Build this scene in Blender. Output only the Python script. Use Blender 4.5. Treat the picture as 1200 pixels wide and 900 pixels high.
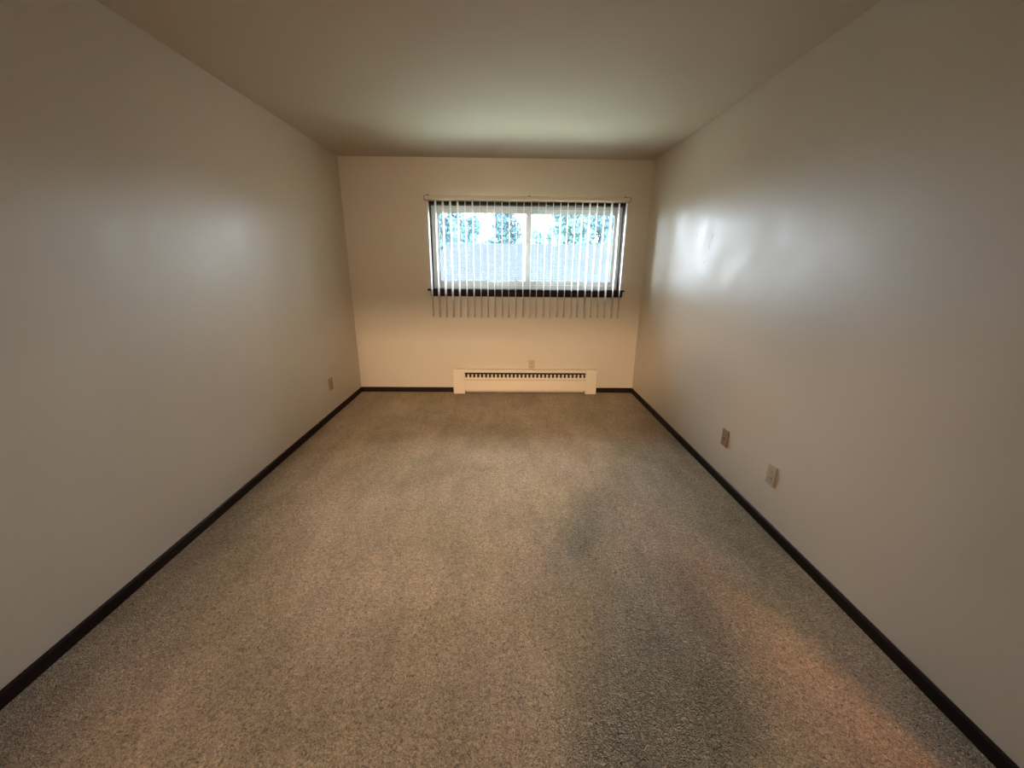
import bpy, bmesh, math, random
from mathutils import Vector, Matrix
random.seed(7)
for o in list(bpy.data.objects): bpy.data.objects.remove(o, do_unlink=True)
S = bpy.context.scene
COL = S.collection

# ------------------------------------------------------------------ camera
CAM_H = 1.42446
F_PX, PITCH, YAW, ROLL = 466.125, 0.29105, -0.016477, 0.0093557
cy, sy = math.cos(YAW), math.sin(YAW)
fw = Vector((-sy*math.cos(PITCH), cy*math.cos(PITCH), -math.sin(PITCH)))
rt = Vector((cy, sy, 0)); up = rt.cross(fw)
R_ = rt*math.cos(ROLL)+up*math.sin(ROLL); U_ = -rt*math.sin(ROLL)+up*math.cos(ROLL)
cd = bpy.data.cameras.new('camera'); cam = bpy.data.objects.new('camera', cd); COL.objects.link(cam)
m = Matrix((R_, U_, -fw)).transposed().to_4x4(); m.translation = (0, 0, CAM_H)
cam.matrix_world = m
cd.sensor_fit = 'HORIZONTAL'; cd.sensor_width = 36; cd.lens = F_PX/1200*36; cd.clip_start = 0.02; cd.clip_end = 300
S.camera = cam
S.view_settings.view_transform = 'Standard'; S.view_settings.look = 'None'
S.view_settings.gamma = 1; S.view_settings.use_curve_mapping = False
S.view_settings.exposure = 0.0

# ------------------------------------------------------------------ sky: even, hazy white-blue
SKY = 48.0
w = bpy.data.worlds.new('hazy_sky'); S.world = w; w.use_nodes = True
bg = w.node_tree.nodes['Background']; bg.inputs[0].default_value = (0.80, 0.885, 1.0, 1); bg.inputs[1].default_value = SKY
# portal at the window opening (guides sky sampling, gives off nothing)
pd = bpy.data.lights.new('window_portal', 'AREA'); pd.shape = 'RECTANGLE'; pd.size = 2.0; pd.size_y = 0.86
pd.cycles.is_portal = True
po = bpy.data.objects.new('window_portal', pd); COL.objects.link(po)
po.location = (0.217, 4.62, 1.585); po.rotation_euler = (math.radians(-90), 0, 0)
LAMP, LAMP2, SPOT, FILL = 430.0, 400.0, 1150.0, 200.0  # last two drive the added fill spots aimed at the window wall

# ------------------------------------------------------------------ dimensions
XL, XR, D, H = -1.6735, 1.4795, 4.4302, 2.44
YR = -1.0                                  # rear wall (door) plane
HALL = -3.4
SX1, SY0, SY1 = 2.75, -2.3, .45           # side room beyond the right-hand doorway (behind the viewer)
RD0, RD1 = -.60, .17                       # that doorway's y range

# ------------------------------------------------------------------ material helpers
def mat(name, col, rough=0.6, spec=0.5, var=0.0, vscale=6.0, bump=0.0, bscale=200.0, bdist=0.001, coat=0.0, detail=4):
    m = bpy.data.materials.new(name); m.use_nodes = True
    nt = m.node_tree; b = nt.nodes['Principled BSDF']
    b.inputs['Base Color'].default_value = (*col, 1); b.inputs['Roughness'].default_value = rough
    b.inputs['Specular IOR Level'].default_value = spec; b.inputs['Coat Weight'].default_value = coat
    tc = nt.nodes.new('ShaderNodeTexCoord')
    n = nt.nodes.new('ShaderNodeTexNoise'); n.inputs['Scale'].default_value = vscale; n.inputs['Detail'].default_value = detail
    nt.links.new(tc.outputs['Object'], n.inputs['Vector'])
    r = nt.nodes.new('ShaderNodeMix'); r.data_type = 'RGBA'
    r.inputs[6].default_value = (*[c*(1-var) for c in col], 1); r.inputs[7].default_value = (*[min(1, c*(1+var)) for c in col], 1)
    nt.links.new(n.outputs['Fac'], r.inputs[0]); nt.links.new(r.outputs[2], b.inputs['Base Color'])
    if bump:
        n2 = nt.nodes.new('ShaderNodeTexNoise'); n2.inputs['Scale'].default_value = bscale; n2.inputs['Detail'].default_value = 3
        nt.links.new(tc.outputs['Object'], n2.inputs['Vector'])
        bp = nt.nodes.new('ShaderNodeBump'); bp.inputs['Strength'].default_value = bump; bp.inputs['Distance'].default_value = bdist
        nt.links.new(n2.outputs['Fac'], bp.inputs['Height']); nt.links.new(bp.outputs[0], b.inputs['Normal'])
    return m

def wall_mat(name, col, rough):
    """semi-gloss paint over roller stipple and slightly wavy plaster"""
    m = mat(name, col, rough=rough, spec=0.7, var=0.03, vscale=2.5)
    nt = m.node_tree; b = nt.nodes['Principled BSDF']
    tc = nt.nodes.new('ShaderNodeTexCoord')
    a = nt.nodes.new('ShaderNodeTexNoise'); a.inputs['Scale'].default_value = 260; a.inputs['Detail'].default_value = 2
    c = nt.nodes.new('ShaderNodeTexNoise'); c.inputs['Scale'].default_value = 1.6; c.inputs['Detail'].default_value = 2
    mp = nt.nodes.new('ShaderNodeMapping'); mp.inputs['Scale'].default_value = (1, 1, 0.5)
    nt.links.new(tc.outputs['Object'], a.inputs[0]); nt.links.new(tc.outputs['Object'], mp.inputs[0]); nt.links.new(mp.outputs[0], c.inputs[0])
    b1 = nt.nodes.new('ShaderNodeBump'); b1.inputs['Strength'].default_value = 0.15; b1.inputs['Distance'].default_value = 0.0008
    b2 = nt.nodes.new('ShaderNodeBump'); b2.inputs['Strength'].default_value = 0.5; b2.inputs['Distance'].default_value = 0.012
    nt.links.new(c.outputs['Fac'], b2.inputs['Height']); nt.links.new(a.outputs['Fac'], b1.inputs['Height'])
    nt.links.new(b2.outputs[0], b1.inputs['Normal']); nt.links.new(b1.outputs[0], b.inputs['Normal'])
    # patchy sheen where the paint has been wiped or patched
    e = nt.nodes.new('ShaderNodeTexNoise'); e.inputs['Scale'].default_value = 5; e.inputs['Detail'].default_value = 5
    nt.links.new(tc.outputs['Object'], e.inputs[0])
    mr = nt.nodes.new('ShaderNodeMapRange'); mr.inputs['From Min'].default_value = .35; mr.inputs['From Max'].default_value = .65
    mr.inputs['To Min'].default_value = rough-.04; mr.inputs['To Max'].default_value = rough+.06
    nt.links.new(e.outputs['Fac'], mr.inputs[0]); nt.links.new(mr.outputs[0], b.inputs['Roughness'])
    return m

def carpet_mat():
    m = bpy.data.materials.new('beige_cut_pile_carpet'); m.use_nodes = True
    nt = m.node_tree; N = nt.nodes; L = nt.links; b = N['Principled BSDF']
    b.inputs['Roughness'].default_value = 1.0; b.inputs['Specular IOR Level'].default_value = 0.05
    b.inputs['Sheen Weight'].default_value = 0.15; b.inputs['Sheen Roughness'].default_value = 0.6
    tc = N.new('ShaderNodeTexCoord')
    def noise(scale, detail, sc=(1, 1, 1), rot=0, rough=.5, dist=0):
        mp = N.new('ShaderNodeMapping'); mp.inputs['Scale'].default_value = sc; mp.inputs['Rotation'].default_value = (0, 0, rot)
        n = N.new('ShaderNodeTexNoise'); n.inputs['Scale'].default_value = scale; n.inputs['Detail'].default_value = detail
        n.inputs['Roughness'].default_value = rough; n.inputs['Distortion'].default_value = dist
        L.new(tc.outputs['Object'], mp.inputs[0]); L.new(mp.outputs[0], n.inputs[0]); return n.outputs['Fac']
    def ramp(v, a, b_, lo, hi):
        r = N.new('ShaderNodeMapRange'); r.inputs[1].default_value = a; r.inputs[2].default_value = b_
        r.inputs[3].default_value = lo; r.inputs[4].default_value = hi; r.clamp = True
        L.new(v, r.inputs[0]); return r.outputs[0]
    def mul(a, c):
        x = N.new('ShaderNodeMath'); x.operation = 'MULTIPLY'; L.new(a, x.inputs[0])
        if isinstance(c, float): x.inputs[1].default_value = c
        else: L.new(c, x.inputs[1])
        return x.outputs[0]
    big = ramp(noise(1.3, 4, rough=.6), .35, .65, .88, 1.08)                      # trodden / soiled areas
    streak = ramp(noise(4.0, 5, (1, .4, 1), .35, .65), .38, .62, .88, 1.09)       # vacuum strokes
    streak2 = ramp(noise(7.0, 4, (1, .25, 1), -.5, .6, .6), .52, .72, 1.0, .86)
    spots = ramp(noise(2.6, 3, rough=.5), .60, .72, 1.0, .82)                    # dull stains
    pile = ramp(noise(100, 1, rough=.5, dist=1.8), .3, .7, .42, 1.5)            # tuft tips and gaps
    v = mul(mul(mul(mul(big, streak), streak2), spots), pile)
    hue = N.new('ShaderNodeMix'); hue.data_type = 'RGBA'
    hue.inputs[6].default_value = (0.45, 0.345, 0.205, 1); hue.inputs[7].default_value = (0.51, 0.38, 0.255, 1)
    L.new(ramp(noise(1.7, 3), .4, .6, 0, 1), hue.inputs[0])
    vm = N.new('ShaderNodeVectorMath'); vm.operation = 'SCALE'; L.new(hue.outputs[2], vm.inputs[0]); L.new(v, vm.inputs['Scale'])
    L.new(vm.outputs[0], b.inputs['Base Color'])
    b1 = N.new('ShaderNodeBump'); b1.inputs['Strength'].default_value = 1; b1.inputs['Distance'].default_value = 0.024
    L.new(noise(100, 2, rough=.6, dist=1.2), b1.inputs['Height'])
    b2 = N.new('ShaderNodeBump'); b2.inputs['Strength'].default_value = .6; b2.inputs['Distance'].default_value = 0.012
    L.new(noise(9, 4, (1, .5, 1), .3, .6), b2.inputs['Height']); L.new(b2.outputs[0], b1.inputs['Normal'])
    L.new(b1.outputs[0], b.inputs['Normal'])
    return m

def vane_mat():
    m = bpy.data.materials.new('white_vinyl_vane'); m.use_nodes = True
    nt = m.node_tree; N = nt.nodes; L = nt.links; b = N['Principled BSDF']; out = N['Material Output']
    b.inputs['Base Color'].default_value = (.80, .77, .70, 1); b.inputs['Roughness'].default_value = .55
    t = N.new('ShaderNodeBsdfTranslucent'); t.inputs[0].default_value = (.85, .82, .76, 1)
    tc = N.new('ShaderNodeTexCoord'); n = N.new('ShaderNodeTexNoise'); n.inputs['Scale'].default_value = 30
    mr = N.new('ShaderNodeMapRange'); mr.inputs[3].default_value = .08; mr.inputs[4].default_value = .12
    mx = N.new('ShaderNodeMixShader'); L.new(tc.outputs['Object'], n.inputs[0]); L.new(n.outputs['Fac'], mr.inputs[0]); L.new(mr.outputs[0], mx.inputs[0])
    L.new(b.outputs[0], mx.inputs[1]); L.new(t.outputs[0], mx.inputs[2]); L.new(mx.outputs[0], out.inputs[0])
    return m

def glass_mat():
    m = bpy.data.materials.new('window_glass'); m.use_nodes = True
    nt = m.node_tree; N = nt.nodes; L = nt.links; out = N['Material Output']; N.remove(N['Principled BSDF'])
    tr = N.new('ShaderNodeBsdfTransparent'); tr.inputs[0].default_value = (.93, .955, .965, 1)
    gl = N.new('ShaderNodeBsdfGlossy'); gl.inputs['Roughness'].default_value = .02
    df = N.new('ShaderNodeBsdfTranslucent'); df.inputs[0].default_value = (.8, .85, .88, 1)
    fr = N.new('ShaderNodeFresnel'); fr.inputs[0].default_value = 1.35
    tc = N.new('ShaderNodeTexCoord'); n = N.new('ShaderNodeTexNoise'); n.inputs['Scale'].default_value = 3; n.inputs['Detail'].default_value = 5
    mr = N.new('ShaderNodeMapRange'); mr.inputs[3].default_value = .0; mr.inputs[4].default_value = .008
    L.new(tc.outputs['Object'], n.inputs[0]); L.new(n.outputs['Fac'], mr.inputs[0])
    m1 = N.new('ShaderNodeMixShader'); m2 = N.new('ShaderNodeMixShader')
    L.new(mr.outputs[0], m1.inputs[0]); L.new(tr.outputs[0], m1.inputs[1]); L.new(df.outputs[0], m1.inputs[2])
    L.new(fr.outputs[0], m2.inputs[0]); L.new(m1.outputs[0], m2.inputs[1]); L.new(gl.outputs[0], m2.inputs[2]); L.new(m2.outputs[0], out.inputs[0])
    return m

def wood_mat(name, col):
    m = mat(name, col, rough=.5, spec=.15, var=.3, vscale=8, bump=.2, bscale=60, bdist=.0006)
    return m

def emit_mat(name, col, strength):
    m = bpy.data.materials.new(name); m.use_nodes = True
    b = m.node_tree.nodes['Principled BSDF']; b.inputs['Base Color'].default_value = (.9, .88, .8, 1)
    b.inputs['Emission Color'].default_value = (*col, 1); b.inputs['Emission Strength'].default_value = strength
    return m

WALL = (.605, .54, .445)
M = dict(
    wall=wall_mat('cream_semi_gloss_paint', WALL, .40),
    dark_rear=mat('darkened_rear_wall', (.10, .055, .032), rough=.5, var=.25, vscale=5),  # unseen rear wall, made dark to cut bounce near the camera
    hallwall=mat('darkened_hall_wall', (.09, .065, .045), rough=.7, var=.05, vscale=3),  # unseen walls, darkened so little lamp light spills into the room
    ceil=mat('flat_ceiling_paint', (.52, .455, .355), rough=.75, var=.03, vscale=3, bump=.3, bscale=120, bdist=.001),
    carpet=carpet_mat(),
    base=wood_mat('dark_stained_base', (.017, .008, .006)),
    trim=wood_mat('dark_window_trim', (.013, .006, .005)),
    vinyl=mat('white_vinyl', (.50, .52, .52), rough=.4, var=.03, vscale=12),
    gasket=mat('grey_gasket', (.15, .16, .17), rough=.6, var=.1, vscale=20),
    glass=glass_mat(), vane=vane_mat(),
    rail=mat('cream_headrail', (.62, .55, .42), rough=.4, var=.04, vscale=10),
    bracket=mat('brown_bracket', (.16, .11, .07), rough=.5, var=.15, vscale=40),
    heater=mat('cream_enamel', (.72, .64, .52), rough=.38, var=.04, vscale=7),
    dark=mat('dark_interior', (.035, .025, .02), rough=.8, var=.2, vscale=30),
    fin=mat('dull_aluminium_fin', (.16, .14, .12), rough=.5, var=.2, vscale=30),
    plate_olive=mat('olive_beige_plastic', (.46, .42, .27), rough=.4, var=.05, vscale=30),
    plate_beige=mat('grey_beige_plastic', (.45, .41, .30), rough=.4, var=.05, vscale=30),
    plate_brown=mat('brown_plastic', (.30, .19, .12), rough=.4, var=.12, vscale=60),
    plate_tan=mat('tan_plastic', (.36, .25, .17), rough=.4, var=.08, vscale=30),
    slot=mat('outlet_slot_black', (.02, .018, .015), rough=.6, var=.1, vscale=30),
    screw=mat('brass_screw', (.35, .28, .15), rough=.3, var=.1, vscale=90),
    shingle=mat('weathered_grey_shingle', (.0215, .0245, .0295), rough=1, spec=0, var=.22, vscale=3, bump=.5, bscale=40, bdist=.01, detail=8),
    fascia=mat('dark_fascia', (.05, .05, .05), rough=.6, var=.05, vscale=5),
    siding=mat('darkened_siding', (.13, .12, .11), rough=.7, var=.05, vscale=5),  # hidden house wall, darkened so less daylight reaches the near ceiling
    leaf_a=mat('blue_green_leaf', (.038, .076, .088), rough=.7, spec=.1, var=.35, vscale=1.5),
    leaf_b=mat('bright_green_leaf', (.048, .09, .088), rough=.7, spec=.1, var=.35, vscale=1.5),
    bark=mat('grey_bark', (.12, .10, .08), rough=.9, var=.3, vscale=8, bump=.6, bscale=20, bdist=.02),
    bounce_yard=mat('brightened_bounce_ground', (.68, .74, .56), rough=.95, var=.3, vscale=2),  # unseen ground, brightened as a reflector that lights the ceiling
    plaster_scar=mat('patched_paint', (.66, .62, .54), rough=.5, var=.05, vscale=30),
    metal=mat('dark_pipe', (.12, .12, .13), rough=.5, var=.1, vscale=20),
)

# ------------------------------------------------------------------ mesh helpers
def box(bm, x0, x1, y0, y1, z0, z1, bev=0.0):
    vs = [bm.verts.new((x, y, z)) for x in (x0, x1) for y in (y0, y1) for z in (z0, z1)]
    fs = [bm.faces.new([vs[i] for i in f]) for f in ((0, 1, 3, 2), (4, 6, 7, 5), (0, 4, 5, 1), (2, 3, 7, 6), (0, 2, 6, 4), (1, 5, 7, 3))]
    if bev:
        es = list({e for f in fs for e in f.edges})
        bmesh.ops.bevel(bm, geom=es, offset=bev, segments=2, affect='EDGES', profile=.5)
    return fs
def cyl(bm, p0, p1, r0, r1=None, seg=12):
    r1 = r0 if r1 is None else r1
    p0, p1 = Vector(p0), Vector(p1); d = (p1-p0).normalized()
    a = d.orthogonal().normalized(); b = d.cross(a)
    ring = lambda p, r: [bm.verts.new(p+(a*math.cos(t*2*math.pi/seg)+b*math.sin(t*2*math.pi/seg))*r) for t in range(seg)]
    A, B = ring(p0, r0), ring(p1, r1)
    for i in range(seg): bm.faces.new((A[i], A[(i+1) % seg], B[(i+1) % seg], B[i]))
    bm.faces.new(A[::-1]); bm.faces.new(B)
def prism(bm, prof, x0, x1):
    """profile of (y,z) points swept along x"""
    A = [bm.verts.new((x0, y, z)) for y, z in prof]; B = [bm.verts.new((x1, y, z)) for y, z in prof]
    n = len(prof)
    for i in range(n): bm.faces.new((A[i], A[(i+1) % n], B[(i+1) % n], B[i]))
    bm.faces.new(A[::-1]); bm.faces.new(B)
def obj(name, bm, m, parent=None, loc=(0, 0, 0), smooth=False):
    bmesh.ops.recalc_face_normals(bm, faces=bm.faces[:])
    me = bpy.data.meshes.new(name); bm.to_mesh(me); bm.free()
    if smooth:
        for p in me.polygons: p.use_smooth = True
    me.materials.append(m)
    o = bpy.data.objects.new(name, me); COL.objects.link(o); o.location = loc
    if parent: o.parent = parent
    return o
def NB(): return bmesh.new()
def struct(name, bm, m, **k):
    o = obj(name, bm, m, **k); o['kind'] = 'structure'; return o
def tag(o, label, cat, group=None):
    o['label'] = label; o['category'] = cat
    if group: o['group'] = group
    return o
def thing(name, label, cat, loc=(0, 0, 0), rz=0, group=None):
    o = bpy.data.objects.new(name, None); COL.objects.link(o); o.location = loc; o.rotation_euler = (0, 0, rz)
    o.empty_display_size = .05
    return tag(o, label, cat, group)

# ------------------------------------------------------------------ room shell
WT = 0.16
OX0, OX1, OZ0, OZ1 = -.800, 1.235, 1.150, 2.040       # window opening
DX0, DX1, DH = -1.12, -.10, 2.00                       # door opening in rear wall
b = NB(); box(b, XL-.3, SX1+.2, HALL-.1, D+WT, -.2, 0); floor = struct('floor', b, M['carpet'])
b = NB(); box(b, XL-.3, SX1+.2, HALL-.1, D+WT, H, H+.2); struct('ceiling', b, M['ceil'])
b = NB(); box(b, XL-.12, XL, YR-.06, D, 0, H); struct('wall_left', b, M['wall'])
b = NB(); box(b, XR, XR+.12, RD1, D, 0, H); box(b, XR, XR+.12, YR-.06, RD0, 0, H); box(b, XR, XR+.12, RD0, RD1, DH, H); struct('wall_right', b, M['wall'])
b = NB(); box(b, XR+.12, SX1, SY1, SY1+.1, 0, H); box(b, XR+.12, SX1, SY0-.1, SY0, 0, H); box(b, SX1, SX1+.1, SY0-.1, SY1+.1, 0, H)
struct('wall_side', b, M['hallwall'])
b = NB()
box(b, XL-.12, OX0, D, D+WT, 0, H); box(b, OX1, XR+.12, D, D+WT, 0, H)
box(b, OX0, OX1, D, D+WT, 0, OZ0); box(b, OX0, OX1, D, D+WT, OZ1, H)
struct('wall_back', b, M['wall'])
b = NB()
box(b, XL, DX0, YR-.12, YR, 0, H); box(b, DX1, XR, YR-.12, YR, 0, H); box(b, DX0, DX1, YR-.12, YR, DH, H)
struct('wall_front', b, M['dark_rear'])
b = NB(); box(b, XL-.12, XR+.12, HALL-.1, HALL, 0, H); box(b, XL-.12, XL, HALL, YR-.06, 0, H); box(b, XR, XR+.12, HALL, YR-.06, 0, H); struct('wall_hall', b, M['hallwall'])
# dark trim of the doorway behind the camera
b = NB()
for x0, x1 in ((DX0-.05, DX0), (DX1, DX1+.05)): box(b, x0, x1, YR, YR+.012, 0, DH+.05, .002)
box(b, DX0, DX1, YR, YR+.012, DH, DH+.05, .002); struct('trim_1', b, M['trim'])
# baseboards (dark, low); the one under the window stops either side of the heater
BH, BT = .056, .011
def base_profile(bm, x0, x1, y, s):
    prism(bm, [(y, 0), (y+s*BT, 0), (y+s*BT, BH-.010), (y+s*(BT-.003), BH-.003), (y+s*(BT-.006), BH), (y, BH)], x0, x1)
HX0, HX1 = -.596, 1.040
b = NB(); base_profile(b, XL+BT, HX0, D, -1); base_profile(b, HX1, XR-BT, D, -1); struct('baseboard_back', b, M['base'])
def side_base(x, s, name, y0=YR):
    bm = NB()
    prof = [(0, 0), (BT, 0), (BT, BH-.010), (BT-.003, BH-.003), (BT-.006, BH), (0, BH)]
    A = [bm.verts.new((x+s*t, y0, z)) for t, z in prof]; B = [bm.verts.new((x+s*t, D, z)) for t, z in prof]
    for i in range(6): bm.faces.new((A[i], A[(i+1) % 6], B[(i+1) % 6], B[i]))
    bm.faces.new(A); bm.faces.new(B[::-1]); struct(name, bm, M['base'])
side_base(XL, 1, 'baseboard_left'); side_base(XR, -1, 'baseboard_right', RD1+.05)
b = NB()
for y0, y1 in ((RD0-.05, RD0), (RD1, RD1+.05)): box(b, XR-.012, XR, y0, y1, 0, DH+.05, .002)
box(b, XR-.012, XR, RD0, RD1, DH, DH+.05, .002); struct('trim_2', b, M['trim'])
b = NB(); base_profile(b, XL+BT, DX0-.05, YR, 1); base_profile(b, DX1+.05, XR-BT, YR, 1); struct('baseboard_front', b, M['base'])

# small relief scars on the right wall (old filler and a rub mark)
sc = [(3.28, 1.655, .016, .075), (3.02, 1.640, .008, .085), (3.05, 1.56, .010, .045), (3.36, 1.47, .011, .020), (3.10, 1.46, .010, .03), (2.86, 1.48, .012, .014)]
b = NB()
for y, z, wy, hz in sc:
    c = b.verts.new((XR-.0036, y, z)); ring = []
    for k in range(12):
        a = k*math.pi/6; rr = random.uniform(.7, 1.1)
        ring.append(b.verts.new((XR+.0002, y+wy*rr*math.cos(a)*1.2, z+hz*rr*math.sin(a)*.5)))
    for k in range(12): b.faces.new((c, ring[k], ring[(k+1) % 12]))
wr = bpy.data.objects['wall_right']
o = obj('filler_patch', b, M['plaster_scar'], wr, smooth=True); o['kind'] = 'stuff'

# ------------------------------------------------------------------ window
win = bpy.data.objects.new('window_1', None); COL.objects.link(win); win.location = (.2175, D, OZ0)
win['kind'] = 'structure'
wl = lambda name, bm, m: obj(name, bm, m, win, loc=(-.2175, -D, -OZ0))
# dark wood liner around the reveal
b = NB()
box(b, OX0, OX0+.012, D-.006, D+.15, OZ0, OZ1, .0015); box(b, OX1-.014, OX1, D-.006, D+.15, OZ0, OZ1, .0015)
box(b, OX0+.012, OX1-.014, D-.006, D+.15, OZ1-.030, OZ1, .0015)
wl('jamb_liner', b, M['trim'])
b = NB(); box(b, OX0-.045, OX1+.045, D-.040, D-.0005, OZ0+.002, OZ0+.020, .004); box(b, OX0+.012, OX1-.014, D-.001, D+.15, OZ0+.001, OZ0+.0195); wl('window_stool', b, M['trim'])
b = NB(); box(b, OX0-.015, OX1+.03, D-.016, D-.0005, OZ0-.058, OZ0+.002, .003); wl('apron', b, M['trim'])
FZ0, FZ1, FX0, FX1 = OZ0+.020, OZ1-.030, OX0+.012, OX1-.014
def ring_frame(bm, x0, x1, z0, z1, y0, y1, l, r, bo, t, bev=.002):
    box(bm, x0, x0+l, y0, y1, z0, z1, bev); box(bm, x1-r, x1, y0, y1, z0, z1, bev)
    box(bm, x0+l, x1-r, y0, y1, z0, z0+bo, bev); box(bm, x0+l, x1-r, y0, y1, z1-t, z1, bev)
b = NB(); ring_frame(b, FX0, FX1, FZ0, FZ1, D+.075, D+.15, .032, .032, .040, .034); wl('window_frame', b, M['vinyl'])
def sash(x0, x1, y0, l, r, nm_label):
    z0, z1 = FZ0+.038, FZ1-.032
    bm = NB(); ring_frame(bm, x0, x1, z0, z1, y0, y0+.03, l, r, .040, .036); s = wl('sash', bm, M['vinyl'])
    s['label'] = nm_label
    gx0, gx1, gz0, gz1 = x0+l, x1-r, z0+.040, z1-.036
    bm = NB(); ring_frame(bm, gx0, gx1, gz0, gz1, y0+.010, y0+.020, .004, .004, .004, .004, 0); obj('gasket', bm, M['gasket'], s)
    bm = NB(); box(bm, gx0+.002, gx1-.002, y0+.013, y0+.017, gz0+.002, gz1-.002); obj('pane', bm, M['glass'], s)
sash(FX0+.030, .262, D+.082, .042, .048, 'left sliding sash')
sash(.205, FX1-.030, D+.116, .050, .038, 'right fixed sash')
b = NB(); box(b, .216, .236, D+.070, D+.082, 1.56, 1.64, .003); wl('sash_latch', b, M['vinyl'])

# ------------------------------------------------------------------ vertical blind
bl = thing('vertical_blind', 'white vertical blind with its vanes turned open across the window', 'blind', (.21, D, 2.06))
bl_l = lambda name, bm, m: obj(name, bm, m, bl, loc=(-.21, -D, -2.06))
b = NB(); prism(b, [(D-.105, 2.044), (D-.105, 2.072), (D-.100, 2.078), (D-.070, 2.078), (D-.065, 2.072), (D-.065, 2.044), (D-.078, 2.044), (D-.078, 2.050), (D-.092, 2.050), (D-.092, 2.044)], -.822, 1.245)
bl_l('headrail', b, M['rail'])
for x in (-.821, 1.245):
    b = NB(); box(b, x-.003, x+.003, D-.106, D-.064, 2.042, 2.080, .001); o = bl_l('end_cap', b, M['bracket']); o['label'] = 'brown end cap'
for x in (-.800, .232, 1.215):
    b = NB(); box(b, x-.010, x+.010, D-.100, D, 2.0795, 2.083); box(b, x-.010, x+.010, D-.003, D, 2.083, 2.102)
    bl_l('bracket', b, M['bracket'])
NV = 28; VW = .089; VT, VB = 2.034, .880
def vane_mesh():
    bm = NB(); n = 8; sag = .0045; th = .0007
    for side in (0,):
        rows = []
        for zi in (VT-VT, -.03, VB-VT+.02, VB-VT):
            row_a, row_b = [], []
            wfac = .80 if zi == 0 else 1
            for k in range(n+1):
                t = (k/n-.5); x = t*VW*wfac; y = sag*(1-4*t*t)
                row_a.append(bm.verts.new((y, x, zi))); row_b.append(bm.verts.new((y+th, x, zi)))
            rows.append((row_a, row_b))
        for (a, b_), (c, d) in zip(rows, rows[1:]):
            for k in range(n):
                bm.faces.new((a[k], a[k+1], c[k+1], c[k])); bm.faces.new((b_[k], d[k], d[k+1], b_[k+1]))
            bm.faces.new((a[0], c[0], d[0], b_[0])); bm.faces.new((a[n], b_[n], d[n], c[n]))
        for (a, b_) in (rows[0], rows[-1]):
            for k in range(n): bm.faces.new((a[k], b_[k], b_[k+1], a[k+1]))
    return bm
v0 = None; cl0 = None
for i in range(NV):
    f = i/(NV-1); x = -.788 + f*(1.212+.788)
    ang = math.radians(random.uniform(-4, 4) + (8 if i in (7, 9, 13) else 0) - 3)
    if v0 is None:
        v0 = obj('vane', vane_mesh(), M['vane'], bl, smooth=True); v = v0
        bm = NB(); cyl(bm, (0, 0, 0), (0, 0, .014), .004, seg=8); box(bm, -.0018, .0018, -.010, .010, -.012, .001, .0005)
        cl0 = obj('clip', bm, M['rail'], v); cl = cl0
    else:
        v = v0.copy(); COL.objects.link(v); cl = cl0.copy(); COL.objects.link(cl); cl.parent = v; v.parent = bl
    v.location = (x-.21, -.085, VT-2.06+random.uniform(-.001, .001)); v.rotation_euler = (random.uniform(-.004, .004), random.uniform(-.003, .003), ang)

# ------------------------------------------------------------------ baseboard heater
ht = thing('baseboard_heater', 'long low cream metal baseboard heater with slotted grille under the window', 'heater', ((HX0+HX1)/2, D, 0))
hl = lambda name, bm, m: obj(name, bm, m, ht, loc=(-(HX0+HX1)/2, -D, 0))
CX0, CX1, HH, HD = -.470, .920, .283, .068
b = NB(); prism(b, [(D-.001, .02), (D-.004, .02), (D-.004, .278), (D-.001, .278)], CX0, CX1); hl('back_plate', b, M['dark'])
b = NB(); prism(b, [(D-.001, HH), (D-HD+.004, HH), (D-HD, HH-.004), (D-HD, .250), (D-HD+.003, .250), (D-HD+.003, .278), (D-.001, .278)], CX0, CX1); hl('top_cover', b, M['heater'])
b = NB(); prism(b, [(D-HD-.002, .040), (D-HD-.002, .186), (D-HD+.004, .192), (D-HD+.006, .190), (D-HD+.001, .184), (D-HD+.001, .044), (D-HD+.012, .038), (D-HD+.010, .036)], CX0, CX1); hl('front_panel', b, M['heater'])
for x0, x1 in ((HX0, CX0+.004), (CX1-.004, HX1)):
    b = NB(); box(b, x0, x1, D-HD-.008, D-.0005, 0, HH+.004, .005)
    e = hl('end_cover', b, M['heater'])
    b = NB(); box(b, x0+.022, x1-.022, D-HD-.011, D-HD-.0078, .045, .195, .0012); obj('access_door', b, M['heater'], e)
    b = NB(); box(b, x0+.010, x1-.010, D-HD-.010, D-HD-.0078, .205, .245, .0008); obj('upper_panel', b, M['heater'], e)
b = NB(); n = 31; p = (CX1-CX0)/n
for i in range(n+1):
    x = CX0+i*p; w2 = .010
    xa, xb = max(CX0, x-w2), min(CX1, x+w2)
    prism(b, [(D-HD+.001, .186), (D-HD+.001, .229), (D-HD+.004, .229), (D-HD+.004, .186)], xa, xb)
o = hl('grille_bars', b, M['heater']); o['kind'] = 'stuff'
b = NB()
for i in range(n*2+1):
    x = CX0+.011+i*p/2
    if x < CX1-.01: box(b, x-.0045, x+.0045, D-HD-.0028, D-HD-.0018, .160, .168)
o = hl('perforations', b, M['fin']); o['kind'] = 'stuff'
b = NB()
for i in range(120):
    x = CX0+.02+i*(CX1-CX0-.04)/119; box(b, x-.0006, x+.0006, D-.055, D-.010, .10, .165)
cyl(b, (CX0, D-.033, .132), (CX1, D-.033, .132), .012, seg=10)
o = hl('heating_fins', b, M['fin']); o['kind'] = 'stuff'

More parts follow.
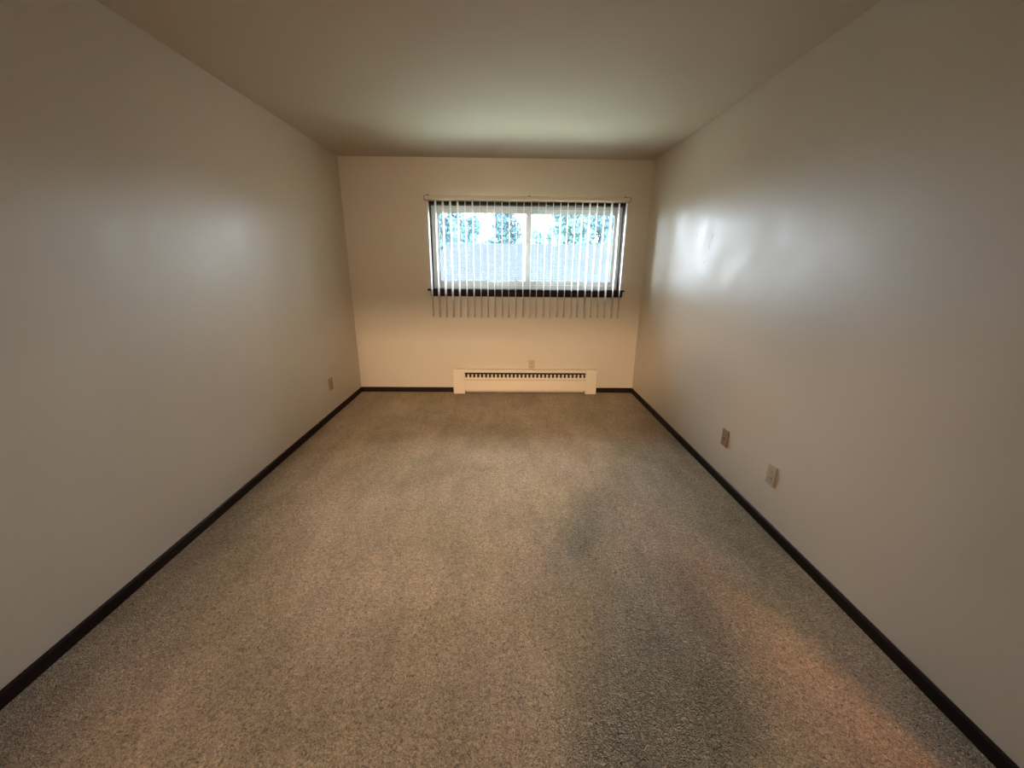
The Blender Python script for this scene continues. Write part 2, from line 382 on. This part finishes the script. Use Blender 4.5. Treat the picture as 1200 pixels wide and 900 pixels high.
# ------------------------------------------------------------------ outlets (local: plate faces -Y, base at origin)
def outlet(label, loc, rz, pm, fm, kind='duplex', w=.070, h=.114):
    t = thing('wall_outlet', label, 'outlet', loc, rz)
    bm = NB(); box(bm, -w/2, w/2, -.009, 0, 0, h, .003); obj('cover_plate', bm, pm, t, smooth=False)
    if kind == 'duplex':
        for zc in (h/2-.020, h/2+.020):
            bm = NB()
            prof = []
            for k in range(16):
                a = k*math.pi/8; prof.append((max(-.0165, min(.0165, .0185*math.cos(a))), .014*math.sin(a)))
            A = [bm.verts.new((x, -.0088, zc+z)) for x, z in prof]; B = [bm.verts.new((x, -.0108, zc+z)) for x, z in prof]
            for k in range(16): bm.faces.new((A[k], A[(k+1) % 16], B[(k+1) % 16], B[k]))
            bm.faces.new(B)
            r = obj('receptacle', bm, fm, t)
            bm = NB(); box(bm, -.0075, -.0050, -.0113, -.0106, zc-.002, zc+.007); box(bm, .0050, .0075, -.0113, -.0106, zc-.002, zc+.007)
            cyl(bm, (0, -.0106, zc-.007), (0, -.0113, zc-.007), .0024, seg=10)
            o = obj('slots', bm, M['slot'], r)
        bm = NB(); cyl(bm, (0, -.0088, h/2), (0, -.0102, h/2), .003, seg=12); obj('screw', bm, M['screw'], t)
    else:
        bm = NB(); box(bm, -.010, .010, -.0120, -.0088, h/2-.010, h/2+.010, .001); r = obj('jack', bm, fm, t)
        bm = NB(); box(bm, -.006, .006, -.0125, -.0119, h/2-.006, h/2+.004); obj('socket', bm, M['slot'], r)
        for z in (.018, h-.018):
            bm = NB(); cyl(bm, (0, -.0088, z), (0, -.0102, z), .003, seg=12); obj('screw', bm, M['screw'], t)
outlet('small olive beige outlet on the window wall just above the heater', (.296, D, .270), 0, M['plate_olive'], M['plate_olive'])
outlet('small tan outlet alone on the left wall near the far corner', (XL, 3.66, .262), math.radians(90), M['plate_tan'], M['plate_brown'])
outlet('brown wall plate on the right wall, the one farther along toward the window', (XR, 2.437, .266), math.radians(-90), M['plate_brown'], M['plate_tan'], 'jack')
outlet('beige duplex outlet on the right wall, the one nearer the viewer', (XR, 1.948, .266), math.radians(-90), M['plate_beige'], M['plate_beige'])

# ------------------------------------------------------------------ outside
GZ = -2.2
b = NB(); box(b, -60, 60, D+WT+.05, 90, GZ-.2, GZ); struct('ground', b, M['bounce_yard'])
hs = thing('neighbour_house', 'low house beyond the window with broad pale grey shingled roof', 'house', (6, 11, GZ))
hp = lambda name, bm, m, par=None: obj(name, bm, m, hs if par is None else par, loc=(-6, -11, -GZ) if par is None else (0, 0, 0))
RX0, RX1, EY, RY, EZ, RZ = -2.74, 20, 12.0, 20.0, .85, 2.365
b = NB(); box(b, RX0+.4, RX1-.4, EY+.5, RY+.5, GZ, EZ+.02)
hp('wall', b, M['siding'])
b = NB()   # roof slabs: courses of shingles as real steps
NC = 42; sl = (RZ-EZ)/(RY-EY); cw = .30
prism(b, [(EY, EZ-.10), (RY, RZ-.10), (RY+1.0, RZ-.30), (RY+1.0, RZ-.21), (RY, RZ-.012), (EY, EZ-.012)], RX0, RX1)
hp('roof', b, M['fascia']); roof = bpy.data.objects['roof']
for sgn in (1,):
    b = NB()
    for c in range(NC):
        y0 = EY-.04+(RY-EY+.04)*c/NC; y1 = y0+(RY-EY)/NC*1.15; z0 = EZ+(y0-EY)*sl+.010; z1 = EZ+(y1-EY)*sl
        x = RX0-.04-random.uniform(0, .2)
        while x < RX1:
            x2 = min(x+cw*random.uniform(.85, 1.1), RX1+.04); dz = random.uniform(0, .006)
            xa = max(x, RX0-.04)
            if sgn < 0 and c % 3: x = RX1+1; xa = RX0-.04; x2 = RX1+.04
            ys = [y0, y1] if sgn > 0 else [2*RY-y0, 2*RY-y1]
            t = [b.verts.new(v) for v in ((xa, ys[0], z0+dz), (x2-.008, ys[0], z0+dz), (x2-.008, ys[1], z1+.002), (xa, ys[1], z1+.002))]
            u = [b.verts.new(v) for v in ((xa, ys[0], z0-.014), (x2-.008, ys[0], z0-.014))]
            b.faces.new(t); b.faces.new((u[0], u[1], t[1], t[0]))
            x = x2 if x < RX1 else x
    me_n = obj('shingles', b, M['shingle'], roof); me_n['kind'] = 'stuff'
b = NB(); cyl(b, (2.25, RY-.5, RZ-.15), (2.25, RY-.5, RZ+.25), .06); obj('vent_pipe', b, M['metal'], roof)
b = NB(); prism(b, [(RY-.12, RZ-.018), (RY, RZ+.018), (RY+.12, RZ-.018), (RY, RZ-.005)], RX0-.04, RX1+.04); obj('ridge_cap', b, M['shingle'], roof)

def tree(name, label, cat, x, y, top, rad, low, nleaf, m, leaf=.28, trunk_r=.14, spread=(1, 1), shape=1.0, group=None):
    x *= 1.42; y *= 1.42; top = 1.42+(top-1.42)*1.42; rad *= 1.42; leaf *= 1.3
    t = thing(name, label, cat, (x, y, GZ), 0, group)
    bm = NB(); cyl(bm, (0, 0, 0), (0, 0, (top-GZ)*.75), trunk_r, trunk_r*.35, 10)
    cz = (top+low)/2-GZ; hz = (top-low)/2
    for k in range(14):
        a = random.uniform(0, 6.28); z0 = random.uniform(.35, .7)*(top-GZ)
        e = Vector((math.cos(a)*rad*.75, math.sin(a)*rad*.75, min(z0+hz*.5, top-GZ-.2)))
        cyl(bm, (0, 0, z0), e, trunk_r*.3, trunk_r*.06, 6)
    obj('trunk', bm, M['bark'], t)
    clumps = [(Vector((random.gauss(0, .42)*rad, random.gauss(0, .42)*rad, cz+random.uniform(-.85, .85)*hz)), random.uniform(.30, .50)*rad) for _ in range(44)]
    vs, fs = [], []
    for k in range(nleaf):
        c, r = random.choice(clumps)
        frac = max(0, (c.z-cz)/hz)
        d = Vector((random.gauss(0, 1), random.gauss(0, 1), random.gauss(0, 1))).normalized()*r*random.uniform(.45, 1.05)
        p = Vector((c.x*(1-shape*frac*.6), c.y, c.z))+d
        p.z = min(p.z, top-GZ)
        n = Vector((random.gauss(0, 1), random.gauss(0, 1), random.gauss(0, 1)+.8)).normalized(); a = n.orthogonal().normalized(); a.rotate(Matrix.Rotation(random.uniform(0, 6.28), 3, n)); q = n.cross(a)
        s = leaf*random.uniform(.6, 1.2); i = len(vs)
        vs += [p-a*s*.5, p+q*s*.22+n*s*.05, p+a*s*.5, p-q*s*.22+n*s*.05]; fs.append((i, i+1, i+2, i+3))
    me = bpy.data.meshes.new('foliage'); me.from_pydata(vs, [], fs); me.materials.append(m)
    o = bpy.data.objects.new('foliage', me); COL.objects.link(o); o.parent = t; o['kind'] = 'stuff'
    return t
def at(px, Y):   # ground X seen at pixel column px (horizon row) at distance Y
    d = R_*((px-600)/F_PX) - U_*((280-450)/F_PX) + fw
    return d.x/d.y*Y
tree('dense_tree', 'dense blue green tree at the far left of the left pane', 'tree', at(526, 22), 22, 5.3, 1.4, 1.0, 18000, M['leaf_a'])
tree('slender_tree', 'thin sparse tree with sky showing through, middle of the left pane', 'tree', at(557, 27), 27, 5.3, .5, 1.6, 420, M['leaf_b'], leaf=.16, trunk_r=.05)
tree('rounded_tree', 'rounded blue green tree right of centre in the left pane', 'tree', at(591, 24.5), 24.5, 4.6, .95, 1.0, 9000, M['leaf_a'], shape=1.3)
tree('low_tree', 'low pale tree behind the roof beside the middle window stile', 'tree', at(628, 29), 29, 3.7, .95, 1.0, 5000, M['leaf_b'], leaf=.2)
tree('leafy_tree', 'tall bright leafy tree at the left of the right pane', 'tree', at(664, 22), 22, 5.3, 1.25, 1.0, 15000, M['leaf_b'])
tree('spreading_tree', 'broad spreading tree filling the right end of the right pane', 'tree', at(706, 28.5), 28.5, 7.0, 1.8, 1.0, 24000, M['leaf_a'], leaf=.28)
labs = ['leftmost low hedge bush behind the roof ridge, under the dense tree', 'hedge bush behind the ridge between dense and slender trees', 'hedge bush behind the ridge just left of the rounded tree', 'hedge bush behind the ridge against the middle window stile', 'hedge bush behind the ridge under the tall leafy tree', 'hedge bush behind the ridge between the two right pane trees', 'rightmost hedge bush behind the ridge past the spreading tree']
for i, px in enumerate((500, 537, 574, 611, 648, 685, 722)):
    tree('hedge_bush', labs[i], 'bush', at(px, 17.2), 17.2, 2.62+.12*math.sin(i*2.1)-(.2 if i == 3 else 0), .42, .2, 3000, M['leaf_a'] if i < 4 else M['leaf_b'], leaf=.18, trunk_r=.05, shape=.3, group='hedge bushes behind the roof ridge')

# ------------------------------------------------------------------ hall ceiling light behind the doorway
def ceiling_light(lx, ly, label, power, m, aim=None):
    t = thing('ceiling_light', label, 'lamp', (lx, ly, H))
    b = NB(); cyl(b, (0, 0, -.03), (0, 0, 0), .16, .17, 32); obj('canopy', b, M['metal'], t)
    b = NB(); prof = [(.155, -.03), (.15, -.07), (.125, -.115), (.085, -.15), (.04, -.168), (0.001, -.172)]; seg = 24
    rows = [[b.verts.new((r*math.cos(2*math.pi*k/seg), r*math.sin(2*math.pi*k/seg), z)) for k in range(seg)] for r, z in prof]
    for A, B_ in zip(rows, rows[1:]):
        for k in range(seg): b.faces.new((A[k], A[(k+1) % seg], B_[(k+1) % seg], B_[k]))
    b.faces.new(rows[-1])
    obj('glass_bowl', b, emit_mat('lit_frosted_glass', m, power), t, smooth=True)
    if aim:                                   # added fill spot under the bowl, brightens the lower window wall
        ld = bpy.data.lights.new('fill_spot', 'SPOT'); ld.energy = aim[1]; ld.spot_size = math.radians(44); ld.spot_blend = 1.0; ld.shadow_soft_size = .07; ld.color = (1, .68, .42)
        lo = bpy.data.objects.new('fill_spot', ld); COL.objects.link(lo); p = Vector((lx, ly+.05, 2.245)); lo.location = p
        lo.rotation_euler = (Vector(aim[0])-p).to_track_quat('-Z', 'Y').to_euler()
ceiling_light(-.95, -2.27, 'round glass ceiling light in the hall behind the viewer, left', LAMP, (1.0, .66, .42), ((.0, D, .5), SPOT))
ceiling_light(1.95, -1.6, 'round glass ceiling light in the side room behind the viewer, right', LAMP2, (1.0, .45, .20))

t = thing('added_fill_spotlight', 'added fill spotlight behind the viewer, brightening the window wall', 'lamp', (-.3, -.62, H))  # added lamp with no known fitting here; lifts the far wall
b = NB(); cyl(b, (0, 0, -.02), (0, 0, 0), .05, .055, 20); cyl(b, (0, 0, -.05), (0, 0, -.02), .012, .012, 10); obj('base', b, M['metal'], t)
b = NB(); d_ = Vector((0, .97, -.22)).normalized(); p_ = Vector((0, 0, -.075)); cyl(b, p_-d_*.06, p_+d_*.05, .03, .045, 20); obj('shade', b, M['metal'], t)
ld = bpy.data.lights.new('fill_spot', 'SPOT'); ld.energy = FILL; ld.spot_size = math.radians(64); ld.spot_blend = 1.0; ld.shadow_soft_size = .045; ld.color = (1, .76, .50)
lo = bpy.data.objects.new('fill_spot', ld); COL.objects.link(lo); p = Vector((-.3, -.62, H))+p_+d_*.06; lo.location = p
lo.rotation_euler = (Vector((-.15, D, 1.35))-p).to_track_quat('-Z', 'Y').to_euler()

# ------------------------------------------------------------------ the photographer, standing behind the phone (casts the shadow on the carpet)
def skin_body(name, verts, edges, m, parent=None, loc=(0, 0, 0), sub=2, root=0):
    me = bpy.data.meshes.new(name+'_cage'); me.from_pydata([v[0] for v in verts], edges, [])
    o = bpy.data.objects.new(name+'_cage', me); COL.objects.link(o)
    sk = o.modifiers.new('skin', 'SKIN'); sk.use_smooth_shade = True; sk.branch_smoothing = .3
    for i, v in enumerate(verts):
        r = v[1]; o.data.skin_vertices[0].data[i].radius = r if isinstance(r, tuple) else (r, r)
        o.data.skin_vertices[0].data[i].use_root = (i == root)
    ss = o.modifiers.new('sub', 'SUBSURF'); ss.levels = sub; ss.render_levels = sub
    dg = bpy.context.evaluated_depsgraph_get(); res = bpy.data.meshes.new_from_object(o.evaluated_get(dg))
    bpy.data.objects.remove(o, do_unlink=True); res.name = name; res.materials.clear(); res.materials.append(m)
    for p in res.polygons: p.use_smooth = True
    n = bpy.data.objects.new(name, res); COL.objects.link(n); n.location = loc
    if parent: n.parent = parent
    return n
PX, PY = -.10, -.44
M['skin'] = mat('skin', (.52, .33, .24), rough=.5, var=.05, vscale=20)
M['shirt'] = mat('grey_cotton_shirt', (.16, .17, .19), rough=.9, var=.1, vscale=30, bump=.3, bscale=80, bdist=.003)
M['trousers'] = mat('dark_trousers', (.05, .055, .08), rough=.9, var=.1, vscale=30, bump=.3, bscale=60, bdist=.003)
M['hair'] = mat('dark_brown_hair', (.05, .03, .02), rough=.6, var=.3, vscale=90, bump=.8, bscale=160, bdist=.004)
M['shoe'] = mat('black_shoe', (.03, .03, .03), rough=.5, var=.1, vscale=30)
P = [((0, 0, .94), (.155, .105)), ((0, 0, 1.10), (.135, .095)), ((0, 0, 1.26), (.155, .105)), ((0, 0, 1.385), (.13, .085)), ((0, .005, 1.47), .055), ((0, .015, 1.53), .06),
     ((0, .025, 1.60), (.072, .088)), ((0, .015, 1.68), (.066, .078)), ((0, .01, 1.72), (.035, .04))]
Ed = [(i, i+1) for i in range(8)]
for s in (-1, 1):
    n = len(P)
    P += [((s*.10, 0, .86), .088), ((s*.11, .01, .50), .056), ((s*.115, -.01, .28), .052), ((s*.12, -.02, .085), .036), ((s*.13, .05, .045), (.036, .03)), ((s*.14, .15, .035), (.034, .022))]
    Ed += [(0, n)]+[(n+i, n+i+1) for i in range(5)]
    n = len(P); wx = s*.098-PX; ex = s*.26+.03
    P += [((s*.165, 0, 1.40), .056), ((s*.215, .04, 1.27), .046), ((ex, .13, 1.135), .040), (((ex+wx)/2, .24, 1.25), .036), ((wx, .335, 1.365), .024), ((wx-s*.004, .375, 1.40), (.038, .018)), ((wx-s*.006, .395, 1.425), (.040, .016))]
    Ed += [(3, n)]+[(n+i, n+i+1) for i in range(6)]
    h = n+6; base = Vector(P[h][0])
    for k, ln in enumerate((.036, .040, .038, .030)):                # fingers curl over the phone's end
        a = len(P); off = Vector((s*(.012-.003*k), -.004, .030-.018*k))
        p0 = base+off; p1 = p0+Vector((-s*ln*.35, .018, 0)); p2 = p1+Vector((-s*ln*.6, .006, 0)); p3 = p2+Vector((-s*ln*.5, -.002, 0))
        P += [(tuple(p0), .0085), (tuple(p1), .0082), (tuple(p2), .0075), (tuple(p3), .0065)]
        Ed += [(h, a), (a, a+1), (a+1, a+2), (a+2, a+3)]
    a = len(P); q = Vector(P[n+5][0])
    P += [(tuple(q+Vector((-s*.03, .002, -.005))), .011), (tuple(q+Vector((-s*.050, .012, .006))), .0095), (tuple(q+Vector((-s*.066, .018, .018))), .008)]
    Ed += [(n+5, a), (a, a+1), (a+1, a+2)]
per = skin_body('person', P, Ed, M['skin'], loc=(PX, PY, .012))
tag(per, 'person standing behind the phone, wearing grey shirt and dark trousers, both hands raised', 'person')
def garment(name, test, m, t=.008):
    bm = NB(); bm.from_mesh(per.data); bm.normal_update()
    bmesh.ops.delete(bm, geom=[f for f in bm.faces if not test(f.calc_center_median())], context='FACES')
    for v in bm.verts: v.co += v.normal*t
    todo, best = set(bm.verts), []
    while todo:
        st = [todo.pop()]; isl = []
        while st:
            v = st.pop(); isl.append(v)
            for e in v.link_edges:
                q_ = e.other_vert(v)
                if q_ in todo: todo.discard(q_); st.append(q_)
        if len(isl) > len(best): best = isl
    bs = set(best); bmesh.ops.delete(bm, geom=[v for v in bm.verts if v not in bs], context='VERTS')
    o = obj(name, bm, m, per, smooth=True); sd_ = o.modifiers.new('thick', 'SOLIDIFY'); sd_.thickness = .003; return o
garment('shirt', lambda c: .90 < c.z < 1.455 and c.y < .30, M['shirt'], .011)
garment('trousers', lambda c: .07 < c.z <= .98 and not (c.z < .10 and c.y > .04), M['trousers'])
for s in (-1, 1): garment('shoe', lambda c: c.z < .10 and c.x*s > 0, M['shoe'], .007)
garment('hair', lambda c: c.z > 1.58 and c.y < .045+max(0, c.z-1.64) and abs(c.x) < .12, M['hair'], .012)
b = NB(); cyl(b, (0, .108, 1.635), (0, .128, 1.598), .008, .015, 10); obj('nose', b, M['skin'], per, smooth=True)
for s in (-1, 1):
    b = NB(); bmesh.ops.create_uvsphere(b, u_segments=12, v_segments=8, radius=.011, matrix=Matrix.Translation((s*.031, .098, 1.636))); obj('eye', b, M['vinyl'], per, smooth=True)
    b = NB(); bmesh.ops.create_uvsphere(b, u_segments=12, v_segments=8, radius=.03, matrix=Matrix.Translation((s*.076, .02, 1.625)) @ Matrix.Diagonal((.3, .6, 1, 1))); obj('ear', b, M['skin'], per, smooth=True)
b = NB(); box(b, -.024, .024, .104, .112, 1.566, 1.574, .003); obj('mouth', b, M['plate_brown'], per)
t = thing('mobile_phone', 'dark mobile phone held up in both hands at the viewpoint', 'phone', (0, -.022, CAM_H))
b = NB(); box(b, -.076, .076, -.004, .004, -.037, .037, .003); obj('body', b, M['slot'], t)
